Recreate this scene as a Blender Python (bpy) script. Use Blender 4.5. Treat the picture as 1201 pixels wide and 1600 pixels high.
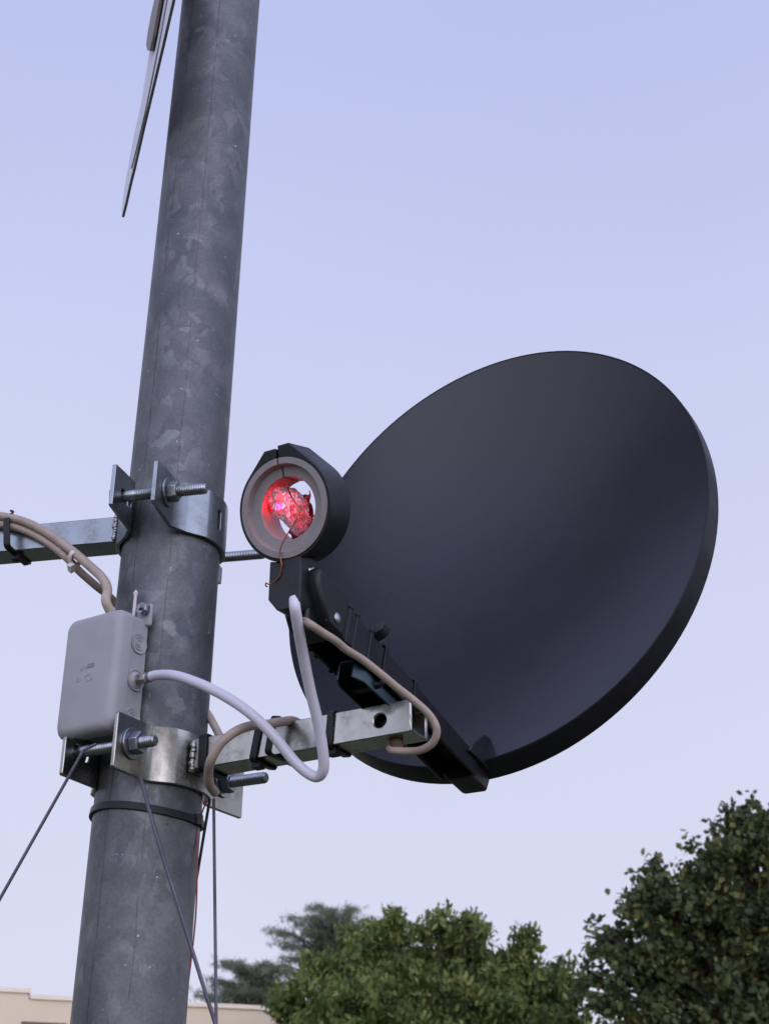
import bpy, bmesh, math, random
import numpy as np
from mathutils import Vector, Matrix, noise
R_ = math.radians
S = bpy.context.scene
for o in list(bpy.data.objects): bpy.data.objects.remove(o)
# ------------------------------------------------------------------ camera
TH, ROLL, F = R_(25.95), R_(0.69), 2222.0
CAM = Vector((0, 0, 1.6))
_R = Vector((1, 0, 0)); _U = Vector((0, -math.sin(TH), math.cos(TH))); FW = Vector((0, math.cos(TH), math.sin(TH)))
RT = _R*math.cos(ROLL) + _U*math.sin(ROLL); UP = -_R*math.sin(ROLL) + _U*math.cos(ROLL)
cd = bpy.data.cameras.new('camera'); cam = bpy.data.objects.new('camera', cd); S.collection.objects.link(cam)
M = Matrix((RT, UP, -FW)).transposed().to_4x4(); M.translation = CAM; cam.matrix_world = M
cd.sensor_fit = 'VERTICAL'; cd.sensor_height = 36; cd.lens = 36*F/1600; cd.clip_start = 0.02; cd.clip_end = 3000
cd.dof.use_dof = True; cd.dof.focus_distance = 0.93; cd.dof.aperture_fstop = 30
S.camera = cam; S.render.resolution_x = 768; S.render.resolution_y = 1024
def ray(px, py): return FW + RT*((px-600.5)/F) - UP*((py-800)/F)
def P(px, py, d): return CAM + ray(px, py)*d
def onplane(px, py, p0, n):
    r = ray(px, py); return CAM + r*((p0-CAM).dot(n)/r.dot(n))
# ------------------------------------------------------------------ world and sun
W = bpy.data.worlds.new("World"); S.world = W; W.use_nodes = True
nt = W.node_tree; nt.nodes.clear(); N = nt.nodes.new; L = nt.links.new
SUN_EL, SUN_AZ = R_(7), R_(165)         # low, behind the camera
sky = N('ShaderNodeTexSky'); sky.sky_type = 'NISHITA'; sky.sun_disc = False
sky.sun_elevation = SUN_EL; sky.sun_rotation = SUN_AZ; sky.air_density = 1; sky.dust_density = 1.5; sky.ozone_density = 2
tc = N('ShaderNodeTexCoord'); sp = N('ShaderNodeSeparateXYZ'); L(tc.outputs['Generated'], sp.inputs[0])
rp = N('ShaderNodeValToRGB'); L(sp.outputs[2], rp.inputs[0])
e = rp.color_ramp.elements; e[0].position = 0.0; e[0].color = (.80, .78, .90, 1); e[1].position = 1; e[1].color = (.50, .55, .86, 1)
for p_, c_ in ((.12, (.75, .76, .94)), (.30, (.705, .725, .935)), (.52, (.635, .668, .935)), (.70, (.530, .583, .908))):
    q = e.new(p_); q.color = (*c_, 1)
ml = N('ShaderNodeVectorMath'); ml.operation = 'SCALE'; L(rp.outputs[0], ml.inputs[0]); ml.inputs[3].default_value = 10.2
hz = N('ShaderNodeTexNoise'); hz.inputs['Scale'].default_value = 2.2; hz.inputs['Detail'].default_value = 3; L(tc.outputs['Generated'], hz.inputs['Vector'])
hr = N('ShaderNodeMapRange'); L(hz.outputs[0], hr.inputs[0]); hr.inputs[1].default_value = .3; hr.inputs[2].default_value = .7; hr.inputs[3].default_value = 9.95; hr.inputs[4].default_value = 10.45; L(hr.outputs[0], ml.inputs[3])
mx = N('ShaderNodeMix'); mx.data_type = 'RGBA'; mx.inputs[0].default_value = 0.9
L(sky.outputs[0], mx.inputs[6]); L(ml.outputs[0], mx.inputs[7])
bg = N('ShaderNodeBackground'); bg.inputs[1].default_value = 0.1; 
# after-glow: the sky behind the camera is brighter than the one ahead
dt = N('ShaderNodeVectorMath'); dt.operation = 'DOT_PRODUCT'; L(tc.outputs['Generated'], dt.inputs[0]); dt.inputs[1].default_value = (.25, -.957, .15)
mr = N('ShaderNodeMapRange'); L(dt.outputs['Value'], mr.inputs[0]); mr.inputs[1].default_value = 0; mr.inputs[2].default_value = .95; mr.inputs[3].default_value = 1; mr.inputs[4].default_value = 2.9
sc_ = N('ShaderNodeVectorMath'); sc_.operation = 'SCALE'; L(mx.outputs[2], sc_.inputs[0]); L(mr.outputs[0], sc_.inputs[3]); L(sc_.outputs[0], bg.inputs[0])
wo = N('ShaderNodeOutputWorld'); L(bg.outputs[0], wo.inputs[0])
sl = bpy.data.lights.new('sun', 'SUN'); sl.energy = 0.25; sl.angle = R_(50); sl.color = (1, .86, .74)
so = bpy.data.objects.new('sun', sl); S.collection.objects.link(so)
# Nishita rotation is measured from +Y towards +X
sd = Vector((math.sin(SUN_AZ)*math.cos(SUN_EL+R_(12)), math.cos(SUN_AZ)*math.cos(SUN_EL+R_(12)), math.sin(SUN_EL+R_(12))))
so.rotation_euler = sd.to_track_quat('Z', 'Y').to_euler()
S.view_settings.view_transform = 'Standard'; S.view_settings.look = 'None'; S.view_settings.exposure = 0; S.view_settings.gamma = 1
S.render.engine = 'CYCLES'
# ------------------------------------------------------------------ materials
class Mat:
    def __init__(s, name, col=(.5,.5,.5), rough=.5, metal=0, **kw):
        s.m = bpy.data.materials.new(name); s.m.use_nodes = True; s.t = s.m.node_tree
        s.b = s.t.nodes['Principled BSDF']; s.set('Base Color', (*col, 1)); s.set('Roughness', rough); s.set('Metallic', metal)
        for k, v in kw.items(): s.set(k.replace('_', ' '), v)
    def set(s, k, v): s.b.inputs[k].default_value = v
    def n(s, typ, **kw):
        q = s.t.nodes.new(typ)
        for k, v in kw.items():
            if k.startswith('i_'): q.inputs[k[2:].replace('_', ' ')].default_value = v
            else: setattr(q, k, v)
        return q
    def l(s, a, b): s.t.links.new(a, b)
    def coord(s, out='Object', scale=(1,1,1)):
        t = s.n('ShaderNodeTexCoord'); mp = s.n('ShaderNodeMapping'); s.l(t.outputs[out], mp.inputs[0]); mp.inputs['Scale'].default_value = scale
        return mp.outputs[0]
    def noise(s, co, scale, detail=4, rough=.55, dist=0):
        q = s.n('ShaderNodeTexNoise'); s.l(co, q.inputs['Vector']); q.inputs['Scale'].default_value = scale
        q.inputs['Detail'].default_value = detail; q.inputs['Roughness'].default_value = rough; q.inputs['Distortion'].default_value = dist
        return q.outputs[0]
    def ramp(s, fac, stops, interp='LINEAR'):
        r = s.n('ShaderNodeValToRGB'); s.l(fac, r.inputs[0]); r.color_ramp.interpolation = interp
        el = r.color_ramp.elements
        while len(el) < len(stops): el.new(.5)
        for x, (p, c) in zip(el, stops):
            x.position = p; x.color = (c, c, c, 1) if not hasattr(c, '__len__') else (*c, 1)
        return r.outputs[0]
    def mix(s, fac, a, b, blend='MIX'):
        q = s.n('ShaderNodeMix', data_type='RGBA', blend_type=blend)
        for sock, v in ((0, fac), (6, a), (7, b)):
            if hasattr(v, 'is_linked'): s.l(v, q.inputs[sock])
            elif hasattr(v, '__len__'): q.inputs[sock].default_value = (*v, 1)
            else: q.inputs[sock].default_value = v
        return q.outputs[2]
    def math(s, op, a, b=0.0, c=None):
        q = s.n('ShaderNodeMath', operation=op)
        for i, v in enumerate((a, b) if c is None else (a, b, c)):
            if hasattr(v, 'is_linked'): s.l(v, q.inputs[i])
            else: q.inputs[i].default_value = v
        return q.outputs[0]
    def bump(s, h, strength=.3, dist=.001):
        q = s.n('ShaderNodeBump'); s.l(h, q.inputs['Height']); q.inputs['Strength'].default_value = strength; q.inputs['Distance'].default_value = dist
        s.l(q.outputs[0], s.b.inputs['Normal'])
def simple(name, col, rough=.5, metal=0, nscale=60, amt=.25, bump=.15, dist=.0006, rv=.1, **kw):
    m = Mat(name, col, rough, metal, **kw); co = m.coord()
    a = m.noise(co, nscale); b = m.noise(co, nscale*.17, 3)
    f = m.math('ADD', m.math('MULTIPLY', a, .5), m.math('MULTIPLY', b, .5))
    m.l(m.ramp(f, [(.3, tuple(c*(1-amt) for c in col)), (.7, tuple(min(1, c*(1+amt)) for c in col))]), m.b.inputs['Base Color'])
    m.l(m.ramp(b, [(.3, max(.02, rough-rv)), (.7, rough+rv)]), m.b.inputs['Roughness'])
    if bump: m.bump(a, bump, dist)
    return m.m
def mat_galv():
    m = Mat('galvanised_steel', (.12,.13,.15), .5, .55); uv = m.coord('UV')
    w = m.noise(uv, 22, 3); 
    ds = m.n('ShaderNodeVectorMath', operation='MULTIPLY_ADD'); m.l(w, ds.inputs[0]); ds.inputs[1].default_value = (.030,.030,0); m.l(uv, ds.inputs[2])
    mp = m.n('ShaderNodeMapping'); m.l(ds.outputs[0], mp.inputs[0]); mp.inputs['Scale'].default_value = (1.25, .85, 1)
    vo = m.n('ShaderNodeTexVoronoi', i_Scale=125.0); m.l(mp.outputs[0], vo.inputs['Vector'])
    vo2 = m.n('ShaderNodeTexVoronoi', i_Scale=62.0); m.l(mp.outputs[0], vo2.inputs['Vector'])
    sx = m.n('ShaderNodeSeparateColor'); m.l(vo.outputs['Color'], sx.inputs[0]); sx2 = m.n('ShaderNodeSeparateColor'); m.l(vo2.outputs['Color'], sx2.inputs[0])
    big = m.noise(uv, 16, 5, .6, .6)
    c1 = m.mix(m.ramp(big, [(.35, 0), (.65, 1)]), (.074,.080,.090), (.150,.152,.160))
    k = m.ramp(sx.outputs[0], [(.66, 0), (.74, .22), (1, .50)]); k2 = m.ramp(sx2.outputs[0], [(.74, 0), (.78, .30), (1, .45)])
    pt = m.ramp(m.noise(uv, 30, 2), [(.42, 0), (.6, 1)])
    c2 = m.mix(m.math('MULTIPLY', k, pt), c1, (.235,.24,.25)); c2 = m.mix(m.math('MULTIPLY', k2, pt), c2, (.21,.205,.21))
    fine = m.noise(uv, 420, 3); c2 = m.mix(.30, c2, m.ramp(fine, [(.35, .35), (.65, 1.0)]), 'MULTIPLY')
    # drawn seams: thin dark wobbling lines along the pole
    s3 = m.n('ShaderNodeSeparateXYZ'); m.l(uv, s3.inputs[0])
    wv = m.coord('UV', (4, 9, 1)); wob = m.math('MULTIPLY', m.math('SUBTRACT', m.noise(wv, 3, 3), .5), .0035)
    u = m.math('ADD', s3.outputs[0], wob)
    brk = m.ramp(m.noise(m.coord('UV', (1, 1, 1)), 26, 2), [(.40, 0), (.52, 1)])
    for pos, wd, amt in ((.034, .0005, .55), (.0600, .0004, .40), (.139, .0006, .5)):
        d = m.math('ABSOLUTE', m.math('SUBTRACT', u, pos))
        ln = m.math('MULTIPLY', m.ramp(m.math('MULTIPLY', d, 250), [(wd*100, amt), (wd*350, 0)]), brk); c2 = m.mix(ln, c2, (.018,.019,.024))
    # pits and grime
    pit = m.ramp(m.noise(uv, 170, 4, .7), [(.28, .9), (.33, 0)]); c2 = m.mix(pit, c2, (.02,.02,.024))
    # pale scratches, in a few patches only
    sn = m.noise(m.coord('UV', (1, .55, 1)), 520, 2, .6, .8)
    scp = m.math('MULTIPLY', m.ramp(sn, [(.62, 0), (.68, 1)]), m.ramp(m.noise(uv, 75, 3), [(.62, 0), (.68, .8)]))
    c2 = m.mix(scp, c2, (.55,.56,.60))
    m.l(c2, m.b.inputs['Base Color'])
    m.l(m.math('ADD', m.math('MULTIPLY', sx.outputs[1], .12), m.ramp(big, [(.3, .42), (.7, .52)])), m.b.inputs['Roughness'])
    m.bump(m.math('ADD', m.math('MULTIPLY', fine, .25), m.noise(uv, 60, 3)), .18, .0007)
    return m.m
def mat_zinc(name, col, rough, dirt, dirtcol=(.10,.085,.06), wave=.5):
    m = Mat(name, col, rough, 1); co = m.coord()
    a = m.noise(co, 45, 5, .6); b = m.noise(co, 420, 4, .7); c = m.noise(co, 12, 2)
    base = m.ramp(c, [(.3, tuple(x*.82 for x in col)), (.7, col)])
    d = m.math('MULTIPLY', m.ramp(a, [(.48, 0), (.72, dirt)]), m.ramp(b, [(.4, .2), (.6, 1)]))
    m.l(m.mix(d, base, dirtcol), m.b.inputs['Base Color'])
    m.l(m.math('ADD', m.ramp(a, [(.3, rough-.04), (.7, rough+.16)]), m.math('MULTIPLY', b, .06)), m.b.inputs['Roughness'])
    hgt = m.math('ADD', m.math('MULTIPLY', b, .05), m.math('MULTIPLY', m.noise(co, 55, 2), wave))
    m.bump(hgt, .55, .0012); return m.m
def mat_dish():
    m = Mat('satin_black_paint', (.028,.028,.034), .26); co = m.coord()
    sp = m.noise(co, 900, 2); a = m.noise(co, 7, 4); 
    speck = m.ramp(m.noise(co, 260, 2, .8), [(.74, 0), (.78, 1)])
    c = m.ramp(a, [(.3, (.0125,.013,.019)), (.7, (.018,.0185,.026))]); c = m.mix(m.math('MULTIPLY', speck, .35), c, (.10,.08,.09))
    m.l(c, m.b.inputs['Base Color']); m.l(m.ramp(a, [(.35, .17), (.65, .22)]), m.b.inputs['Roughness'])
    m.bump(sp, .22, .0003); return m.m
def mat_leaf(name, stops, rough=.6):
    m = Mat(name, (.05,.07,.03), rough); at = m.n('ShaderNodeAttribute', attribute_name='var')
    c = m.ramp(at.outputs['Fac'], stops); m.l(c, m.b.inputs['Base Color'])
    tr = m.n('ShaderNodeBsdfTranslucent'); m.l(c, tr.inputs[0]); mx = m.n('ShaderNodeMixShader'); mx.inputs[0].default_value = .3
    m.l(m.b.outputs[0], mx.inputs[1]); m.l(tr.outputs[0], mx.inputs[2]); m.l(mx.outputs[0], m.t.nodes['Material Output'].inputs[0])
    m.set('Specular IOR Level', .3); return m.m
GALV = mat_galv(); DISH = mat_dish()
ZINC = mat_zinc('zinc_plated_steel', (.27,.30,.325), .22, .55); ZOLD = mat_zinc('weathered_zinc', (.37,.368,.34), .20, .9, wave=.8)
ZBOLT = mat_zinc('zinc_bolt_steel', (.34,.365,.40), .28, .8); ZBLUE = mat_zinc('blue_passivated_steel', (.065,.10,.12), .3, .7)
STEEL = mat_zinc('wire_rope_steel', (.13,.12,.15), .5, .5)
BLKP = simple('black_plastic', (.0105,.0105,.0140), .42, 0, 90, .3, .12, Specular_IOR_Level=.35)
BLKM = simple('matt_black_plastic', (.0065,.0070,.0100), .46, 0, 300, .3, .2, Specular_IOR_Level=.35)
RIMM = simple('dull_black_rim', (.010,.010,.015), .55, 0, 200, .3, .1, Specular_IOR_Level=.22)
TIE = simple('black_nylon', (.008,.008,.011), .45, 0, 120, .2, .08, Specular_IOR_Level=.3); TIEW = simple('natural_nylon', (.60,.56,.55), .45, 0, 120, .1, .08)
GREYB = simple('grey_box_plastic', (.285,.278,.294), .5, 0, 45, .13, .08); GREYR = simple('grey_feed_plastic', (.225,.205,.212), .55, 0, 700, .12, .15, .0003)
BEIGE = simple('beige_cable_jacket', (.33,.265,.22), .55, 0, 90, .30, .12); WHITE = simple('white_coax_jacket', (.55,.53,.61), .40, 0, 30, .06, .05)
RUST = simple('brown_rusty_steel', (.13,.085,.055), .7, .3, 150, .4, .3); COPPER = simple('enamelled_copper', (.32,.10,.045), .35, .8, 80, .2, 0)
BRASS = simple('tarnished_nickel', (.27,.25,.23), .42, .9, 90, .3, .1); REDW = simple('red_wire_jacket', (.24,.05,.05), .5, 0, 60, .2, 0)
SIGNM = simple('pale_sign_metal', (.66,.65,.71), .5, .1, 25, .1, .05); SIGND = simple('sign_edge_metal', (.36,.32,.38), .6, .0, 60, .2, .05)
BROWN = simple('brown_grey_rail', (.24,.21,.20), .6, .3, 60, .2, .1)
# ------------------------------------------------------------------ object helpers
def tag(o, label=None, cat=None, group=None, kind=None):
    if label: o['label'] = label
    if cat: o['category'] = cat
    if group: o['group'] = group
    if kind: o['kind'] = kind
    return o
def thing(name, loc, label, cat, group=None):
    o = bpy.data.objects.new(name, None); o.empty_display_size = .02; S.collection.objects.link(o); o.location = loc
    return tag(o, label, cat, group)
def root_loc(o):
    while o.parent: o = o.parent
    return o.location.copy()
def obj(name, bm, mat, parent=None, label=None, cat=None, group=None, kind=None, bevel=0, smooth=True, seg=2, ang=35):
    """bm holds world coordinates; the mesh is stored relative to the root of its thing."""
    if parent is None:
        vs = [v.co for v in bm.verts]
        loc = Vector(((min(v.x for v in vs)+max(v.x for v in vs))/2, (min(v.y for v in vs)+max(v.y for v in vs))/2, min(v.z for v in vs)))
    else: loc = root_loc(parent)
    for v in bm.verts: v.co -= loc
    bmesh.ops.recalc_face_normals(bm, faces=bm.faces)
    me = bpy.data.meshes.new(name); bm.to_mesh(me); bm.free()
    me.materials.append(mat)
    o = bpy.data.objects.new(name, me); S.collection.objects.link(o)
    if parent is None: o.location = loc
    else: o.parent = parent
    if smooth:
        for p in me.polygons: p.use_smooth = True
        me.set_sharp_from_angle(angle=R_(ang))
    if bevel:
        b = o.modifiers.new('bevel', 'BEVEL'); b.width = bevel; b.segments = seg; b.limit_method = 'ANGLE'; b.angle_limit = R_(ang); b.harden_normals = False
    return tag(o, label, cat, group, kind)
class Fr:
    def __init__(s, o, x, y, z): s.o, s.x, s.y, s.z = Vector(o), Vector(x).normalized(), Vector(y).normalized(), Vector(z).normalized()
    def __call__(s, x, y, z): return s.o + s.x*x + s.y*y + s.z*z
    def at(s, x, y, z): return Fr(s(x, y, z), s.x, s.y, s.z)
WF = Fr((0,0,0), (1,0,0), (0,1,0), (0,0,1))
def box(bm, fr, x0, x1, y0, y1, z0, z1):
    vs = [bm.verts.new(fr(x, y, z)) for x in (x0, x1) for y in (y0, y1) for z in (z0, z1)]
    for f in ((0,1,3,2), (4,6,7,5), (0,4,5,1), (2,3,7,6), (0,2,6,4), (1,5,7,3)): bm.faces.new([vs[i] for i in f])
def prism(bm, fr, pts, z0, z1):
    """pts polygon in the frame's x,y; extruded along its z"""
    a = [bm.verts.new(fr(x, y, z0)) for x, y in pts]; b = [bm.verts.new(fr(x, y, z1)) for x, y in pts]; n = len(pts)
    bm.faces.new(a[::-1]); bm.faces.new(b)
    for i in range(n): bm.faces.new((a[i], a[(i+1) % n], b[(i+1) % n], b[i]))
def loft(bm, loops, closed=True, cap=True):
    L_ = [[bm.verts.new(p) for p in lp] for lp in loops]; n = len(L_[0])
    for a, b in zip(L_, L_[1:]):
        for i in range(n if closed else n-1):
            j = (i+1) % n; bm.faces.new((a[i], a[j], b[j], b[i]))
    if cap: bm.faces.new(L_[0][::-1]); bm.faces.new(L_[-1])
    return L_
def lathe(bm, o, axis, prof, n=32, cap=True):
    ax = Vector(axis).normalized(); s = ax.orthogonal().normalized(); t = ax.cross(s)
    loft(bm, [[o + ax*z + (s*math.cos(2*math.pi*i/n) + t*math.sin(2*math.pi*i/n))*r for i in range(n)] for r, z in prof], True, cap)
def hexa(bm, o, axis, af, z0, z1, rot=0):
    ax = Vector(axis).normalized(); s = Vector((0,0,1)) - ax*ax.z
    s = s.normalized() if s.length > .1 else ax.orthogonal().normalized(); t = ax.cross(s); r = af/2/math.cos(math.pi/6)
    ring = lambda z, k: [o + ax*z + (s*math.cos(rot+math.pi/3*i) + t*math.sin(rot+math.pi/3*i))*r*k for i in range(6)]
    d = (z1-z0)*.12; loft(bm, [ring(z0, .93), ring(z0+d, 1), ring(z1-d, 1), ring(z1, .93)])
def catmull(pts, k=10):
    pts = [Vector(p) for p in pts]; q = [pts[0]*2-pts[1]] + pts + [pts[-1]*2-pts[-2]]; out = []
    for i in range(1, len(q)-2):
        a, b, c, d = q[i-1:i+3]
        for j in range(k):
            t = j/k; out.append(.5*((2*b)+(c-a)*t+(2*a-5*b+4*c-d)*t*t+(3*b-a-3*c+d)*t**3))
    return out + [pts[-1]]
def sweep(bm, pts, r, n=12, prof=None, up=None, rfun=None, closed=False):
    """tube (or, with prof, a strip section) along the points by parallel transport"""
    pts = [Vector(p) for p in pts]; m = len(pts)
    tan = [((pts[(i+1) % m] - pts[i-1]) if closed else (pts[min(i+1, m-1)] - pts[max(i-1, 0)])).normalized() for i in range(m)]
    u = (Vector(up) if up is not None else tan[0].orthogonal()); loops = []
    for i in range(m):
        u = (u - tan[i]*u.dot(tan[i])).normalized(); w = tan[i].cross(u); k = rfun(i/(m-1)) if rfun else 1
        sec = prof or [(r*math.cos(2*math.pi*j/n), r*math.sin(2*math.pi*j/n)) for j in range(n)]
        loops.append([pts[i] + u*a*k + w*b*k for a, b in sec])
    if closed: loops.append(loops[0]); 
    if closed:
        L_ = [[bm.verts.new(p) for p in lp] for lp in loops[:-1]]; L_.append(L_[0]); c = len(L_[0])
        for a, b in zip(L_, L_[1:]):
            for i in range(c): bm.faces.new((a[i], a[(i+1) % c], b[(i+1) % c], b[i]))
    else: loft(bm, loops)
def cut(o, bm):
    me = bpy.data.meshes.new('cutter'); bmesh.ops.recalc_face_normals(bm, faces=bm.faces); bm.to_mesh(me); bm.free()
    c = bpy.data.objects.new('cutter', me); S.collection.objects.link(c)
    md = o.modifiers.new('cut', 'BOOLEAN'); md.object = c; md.operation = 'DIFFERENCE'; md.solver = 'EXACT'
    c.location = (0,0,0); bpy.context.view_layer.update()
    keep = [m for m in o.modifiers if m.type == 'BEVEL']; par = [(m.width, m.segments, m.angle_limit) for m in keep]
    for m in keep: o.modifiers.remove(m)
    ev = o.evaluated_get(bpy.context.evaluated_depsgraph_get()); nm = bpy.data.meshes.new_from_object(ev)
    old = o.data; o.modifiers.clear(); o.data = nm; nm.name = old.name; bpy.data.meshes.remove(old); bpy.data.objects.remove(c)
    nm.set_sharp_from_angle(angle=R_(35))
    for w, s, a in par:
        b = o.modifiers.new('bevel', 'BEVEL'); b.width = w; b.segments = s; b.limit_method = 'ANGLE'; b.angle_limit = a
B = bmesh.new
rnd = random.Random(7)
# ------------------------------------------------------------------ setting: ground
def ground():
    bm = B(); k = 24
    for i in range(k):
        pass
    s = 400; vs = [bm.verts.new(p) for p in ((-s,-s,0), (s,-s,0), (s,s,0), (-s,s,0))]; bm.faces.new(vs)
    m = Mat('dry_grass_ground', (.06,.07,.03), .95); co = m.coord()
    f = m.math('ADD', m.math('MULTIPLY', m.noise(co, .4, 6), .5), m.math('MULTIPLY', m.noise(co, 14, 4), .5))
    m.l(m.ramp(f, [(.35, (.04,.05,.022)), (.5, (.07,.075,.035)), (.65, (.12,.105,.06))]), m.b.inputs['Base Color']); m.bump(m.noise(co, 30, 4), .5, .03)
    obj('ground', bm, m.m, kind='structure')
ground()
# ------------------------------------------------------------------ building
def building():
    D = 26.0
    def yz(px, py, d): return P(px, py, d)
    a = P(-60, 1540, 33.0); b = P(700, 1579, 36.0)           # roof line points
    ht = a.z; htb = b.z
    dx = Vector((b.x-a.x, b.y-a.y, 0)); Lw = dx.length; dx.normalize(); dy = Vector((-dx.y, dx.x, 0))
    H = (P(20, 1545, 24.4)).z
    fr = Fr((a.x, a.y, 0), dx, dy, (0,0,1))
    t = thing('flat_roofed_building', fr(Lw/2, 4, 0), 'low cream rendered building with a stepped flat parapet behind the pole', 'building')
    # step position: where the ray of px 45 meets the facade
    q = onplane(45, 1550, fr(0,0,0), dy); xs = (q-fr.o).dot(dx)
    q1 = onplane(10, 1543, fr(0,0,0), dy).z; q2 = onplane(110, 1557, fr(0,0,0), dy).z
    wl = simple('cream_render', (.645,.535,.385), .85, 0, 1.6, .06, .2, .004); cp = simple('pale_coping', (.74,.65,.52), .8, 0, 3, .08, .1, .003)
    x0 = -18; x1 = Lw+2
    bm = B(); prism(bm, Fr(fr.o, dx, (0,0,1), -dy), [(x0, 0), (x1, 0), (x1, q2-.10), (xs, q2-.10), (xs, q1-.10), (x0, q1-.10)], -.0, -5)
    wall = obj('wall', bm, wl, t, smooth=False)
    bm = B(); box(bm, fr, x0-.04, xs+.05, -.05, 5.05, q1-.10, q1); box(bm, fr, xs+.054, x1+.04, -.05, 5.05, q2-.10, q2)
    obj('parapet_coping', bm, cp, t, smooth=False)
    # strip window whose head shows at the lower left
    w0 = onplane(34, 1596, fr(0,0,0), dy); w1 = onplane(105, 1598, fr(0,0,0), dy)
    fm = simple('brown_window_frame', (.06,.05,.045), .5, 0, 20, .2, 0); gl = Mat('window_glass', (.02,.025,.03), .06, 0, Specular_IOR_Level=.8).m
    xa = (w0-fr.o).dot(dx); xb = (w1-fr.o).dot(dx); zt = w0.z
    for k in range(-2, 4):
        ox = k*3.0
        if xa+ox < x0+.5 or xb+ox > x1-.5: continue
        bm = B(); box(bm, fr, xa+ox, xb+ox, -.03, .05, zt-1.3, zt); w = obj('window', bm, fm, t, smooth=False)
        bm = B(); box(bm, fr, xa+ox+.06, xb+ox-.06, -.035, -.031, zt-1.24, zt-.06); obj('pane', bm, gl, w, smooth=False)
building()
# ------------------------------------------------------------------ trees
def foliage(name, parent, clusters, leaf, mat, per, spread, seed, droop=.5, narrow=.55):
    """clusters: array (n,3) of twig tips, leaves scattered round each"""
    rg = np.random.default_rng(seed); C = np.asarray(clusters); n = len(C)*per
    cen = np.repeat(C, per, 0) + rg.normal(size=(n,3))*spread*np.array([1,1,.75])
    cv = np.repeat(rg.random(len(C)), per); var = np.clip(.55*cv + .45*rg.random(n), 0, 1)
    d = rg.normal(size=(n,3)); d[:,2] -= droop; d /= np.linalg.norm(d, axis=1)[:,None]
    s = rg.normal(size=(n,3)); s -= (s*d).sum(1)[:,None]*d; s /= np.linalg.norm(s, axis=1)[:,None]; nn = np.cross(d, s)
    L0 = leaf*rg.uniform(.6, 1.3, n)[:,None]; w = L0*narrow
    # six-vertex leaf folded along its rib: base, two shoulders, two flanks, tip
    v = np.stack([cen - d*L0*.5, cen - d*L0*.15 + s*w*.5 + nn*w*.15, cen + d*L0*.22 + s*w*.38 + nn*w*.1, cen + d*L0*.5, cen + d*L0*.22 - s*w*.38 + nn*w*.1, cen - d*L0*.15 - s*w*.5 + nn*w*.15], 1).reshape(-1,3)
    base = np.arange(n)[:,None]*6
    f = np.concatenate([base+np.array([0,1,2,3]), base+np.array([0,3,4,5])], 1).reshape(-1)
    loc = np.array(root_loc(parent)); v = v - loc
    me = bpy.data.meshes.new(name); me.vertices.add(n*6); me.vertices.foreach_set('co', v.astype(np.float32).ravel())
    me.loops.add(n*8); me.loops.foreach_set('vertex_index', f.astype(np.int32)); me.polygons.add(n*2)
    me.polygons.foreach_set('loop_start', np.arange(n*2, dtype=np.int32)*4)
    me.update(calc_edges=True); me.validate()
    at = me.attributes.new('var', 'FLOAT', 'POINT'); at.data.foreach_set('value', np.repeat(var, 6).astype(np.float32))
    me.materials.append(mat); o = bpy.data.objects.new(name, me); S.collection.objects.link(o); o.parent = parent
    return o
def lobe_tips(lobes, dens, seed, shell=.55, nsub=7, s0=.14, s1=.30, reach=1.1):
    rg = np.random.default_rng(seed); out = []
    for c, r in lobes:
        c = np.array(c); r = np.array(r if hasattr(r, '__len__') else (r, r, r)); k = max(4, int(dens*(r[0]*r[2])*.9))
        u = rg.normal(size=(k,3)); u /= np.linalg.norm(u, axis=1)[:,None]; rad = shell + (1-shell)*rg.random(k)**.6
        lump = 1 + .16*np.sin(u[:,0]*7+c[0]) * np.cos(u[:,2]*6+c[1])
        base = c + u*rad[:,None]*lump[:,None]*r
        m_ = max(6, int(nsub*r[0]*r[2]/.25)); sc = rg.normal(size=(m_,3)); sc /= np.linalg.norm(sc, axis=1)[:,None]; sc = c + sc*r*rg.uniform(.55, reach, m_)[:,None]
        i_ = rg.integers(0, m_, k); sr = rg.uniform(s0, s1, m_)[i_][:,None]
        w_ = rg.normal(size=(k,3)); w_ /= np.linalg.norm(w_, axis=1)[:,None]; near = sc[i_] + w_*sr*np.array([1,1,.8]) - np.array([0,0,.05])
        out.append(np.where(rg.random(k)[:,None] < .90, near, c + (base-c)*.8))
    return np.concatenate(out)
BARK = simple('grey_brown_bark', (.055,.045,.038), .9, 0, 12, .4, .6, .02)
def tree_wood(name, parent, base, crown_c, lobes, r0=.28, seed=1):
    rg = random.Random(seed); bm = B(); base = Vector(base); top = Vector(crown_c)
    fork = base.lerp(top, .55); fork.x += rg.uniform(-.2,.2)
    sweep(bm, catmull([base, base.lerp(fork, .5)+Vector((rg.uniform(-.1,.1),0,0)), fork, top]), r0, 12, rfun=lambda t: 1.15-.85*t)
    for c, r in lobes:
        c = Vector(c); st = base.lerp(top, rg.uniform(.5, .85)); mid = st.lerp(c, .5)+Vector((rg.uniform(-.3,.3), rg.uniform(-.3,.3), rg.uniform(.0,.4)))
        sweep(bm, catmull([st, mid, c], 6), r0*.32, 7, rfun=lambda t: 1-.8*t)
        for k in range(3):
            e2 = c + Vector((rg.uniform(-1,1), rg.uniform(-1,1), rg.uniform(-.2,1)))*.22; sweep(bm, catmull([mid.lerp(c, .7), c.lerp(e2, .5)+Vector((0,0,.1)), e2], 5), r0*.1, 5, rfun=lambda t: 1-.7*t)
    return obj('trunk', bm, BARK, parent)
def px_lobes(data): return [(tuple(P(x, y, d)), r) for x, y, d, r in data]
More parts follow.
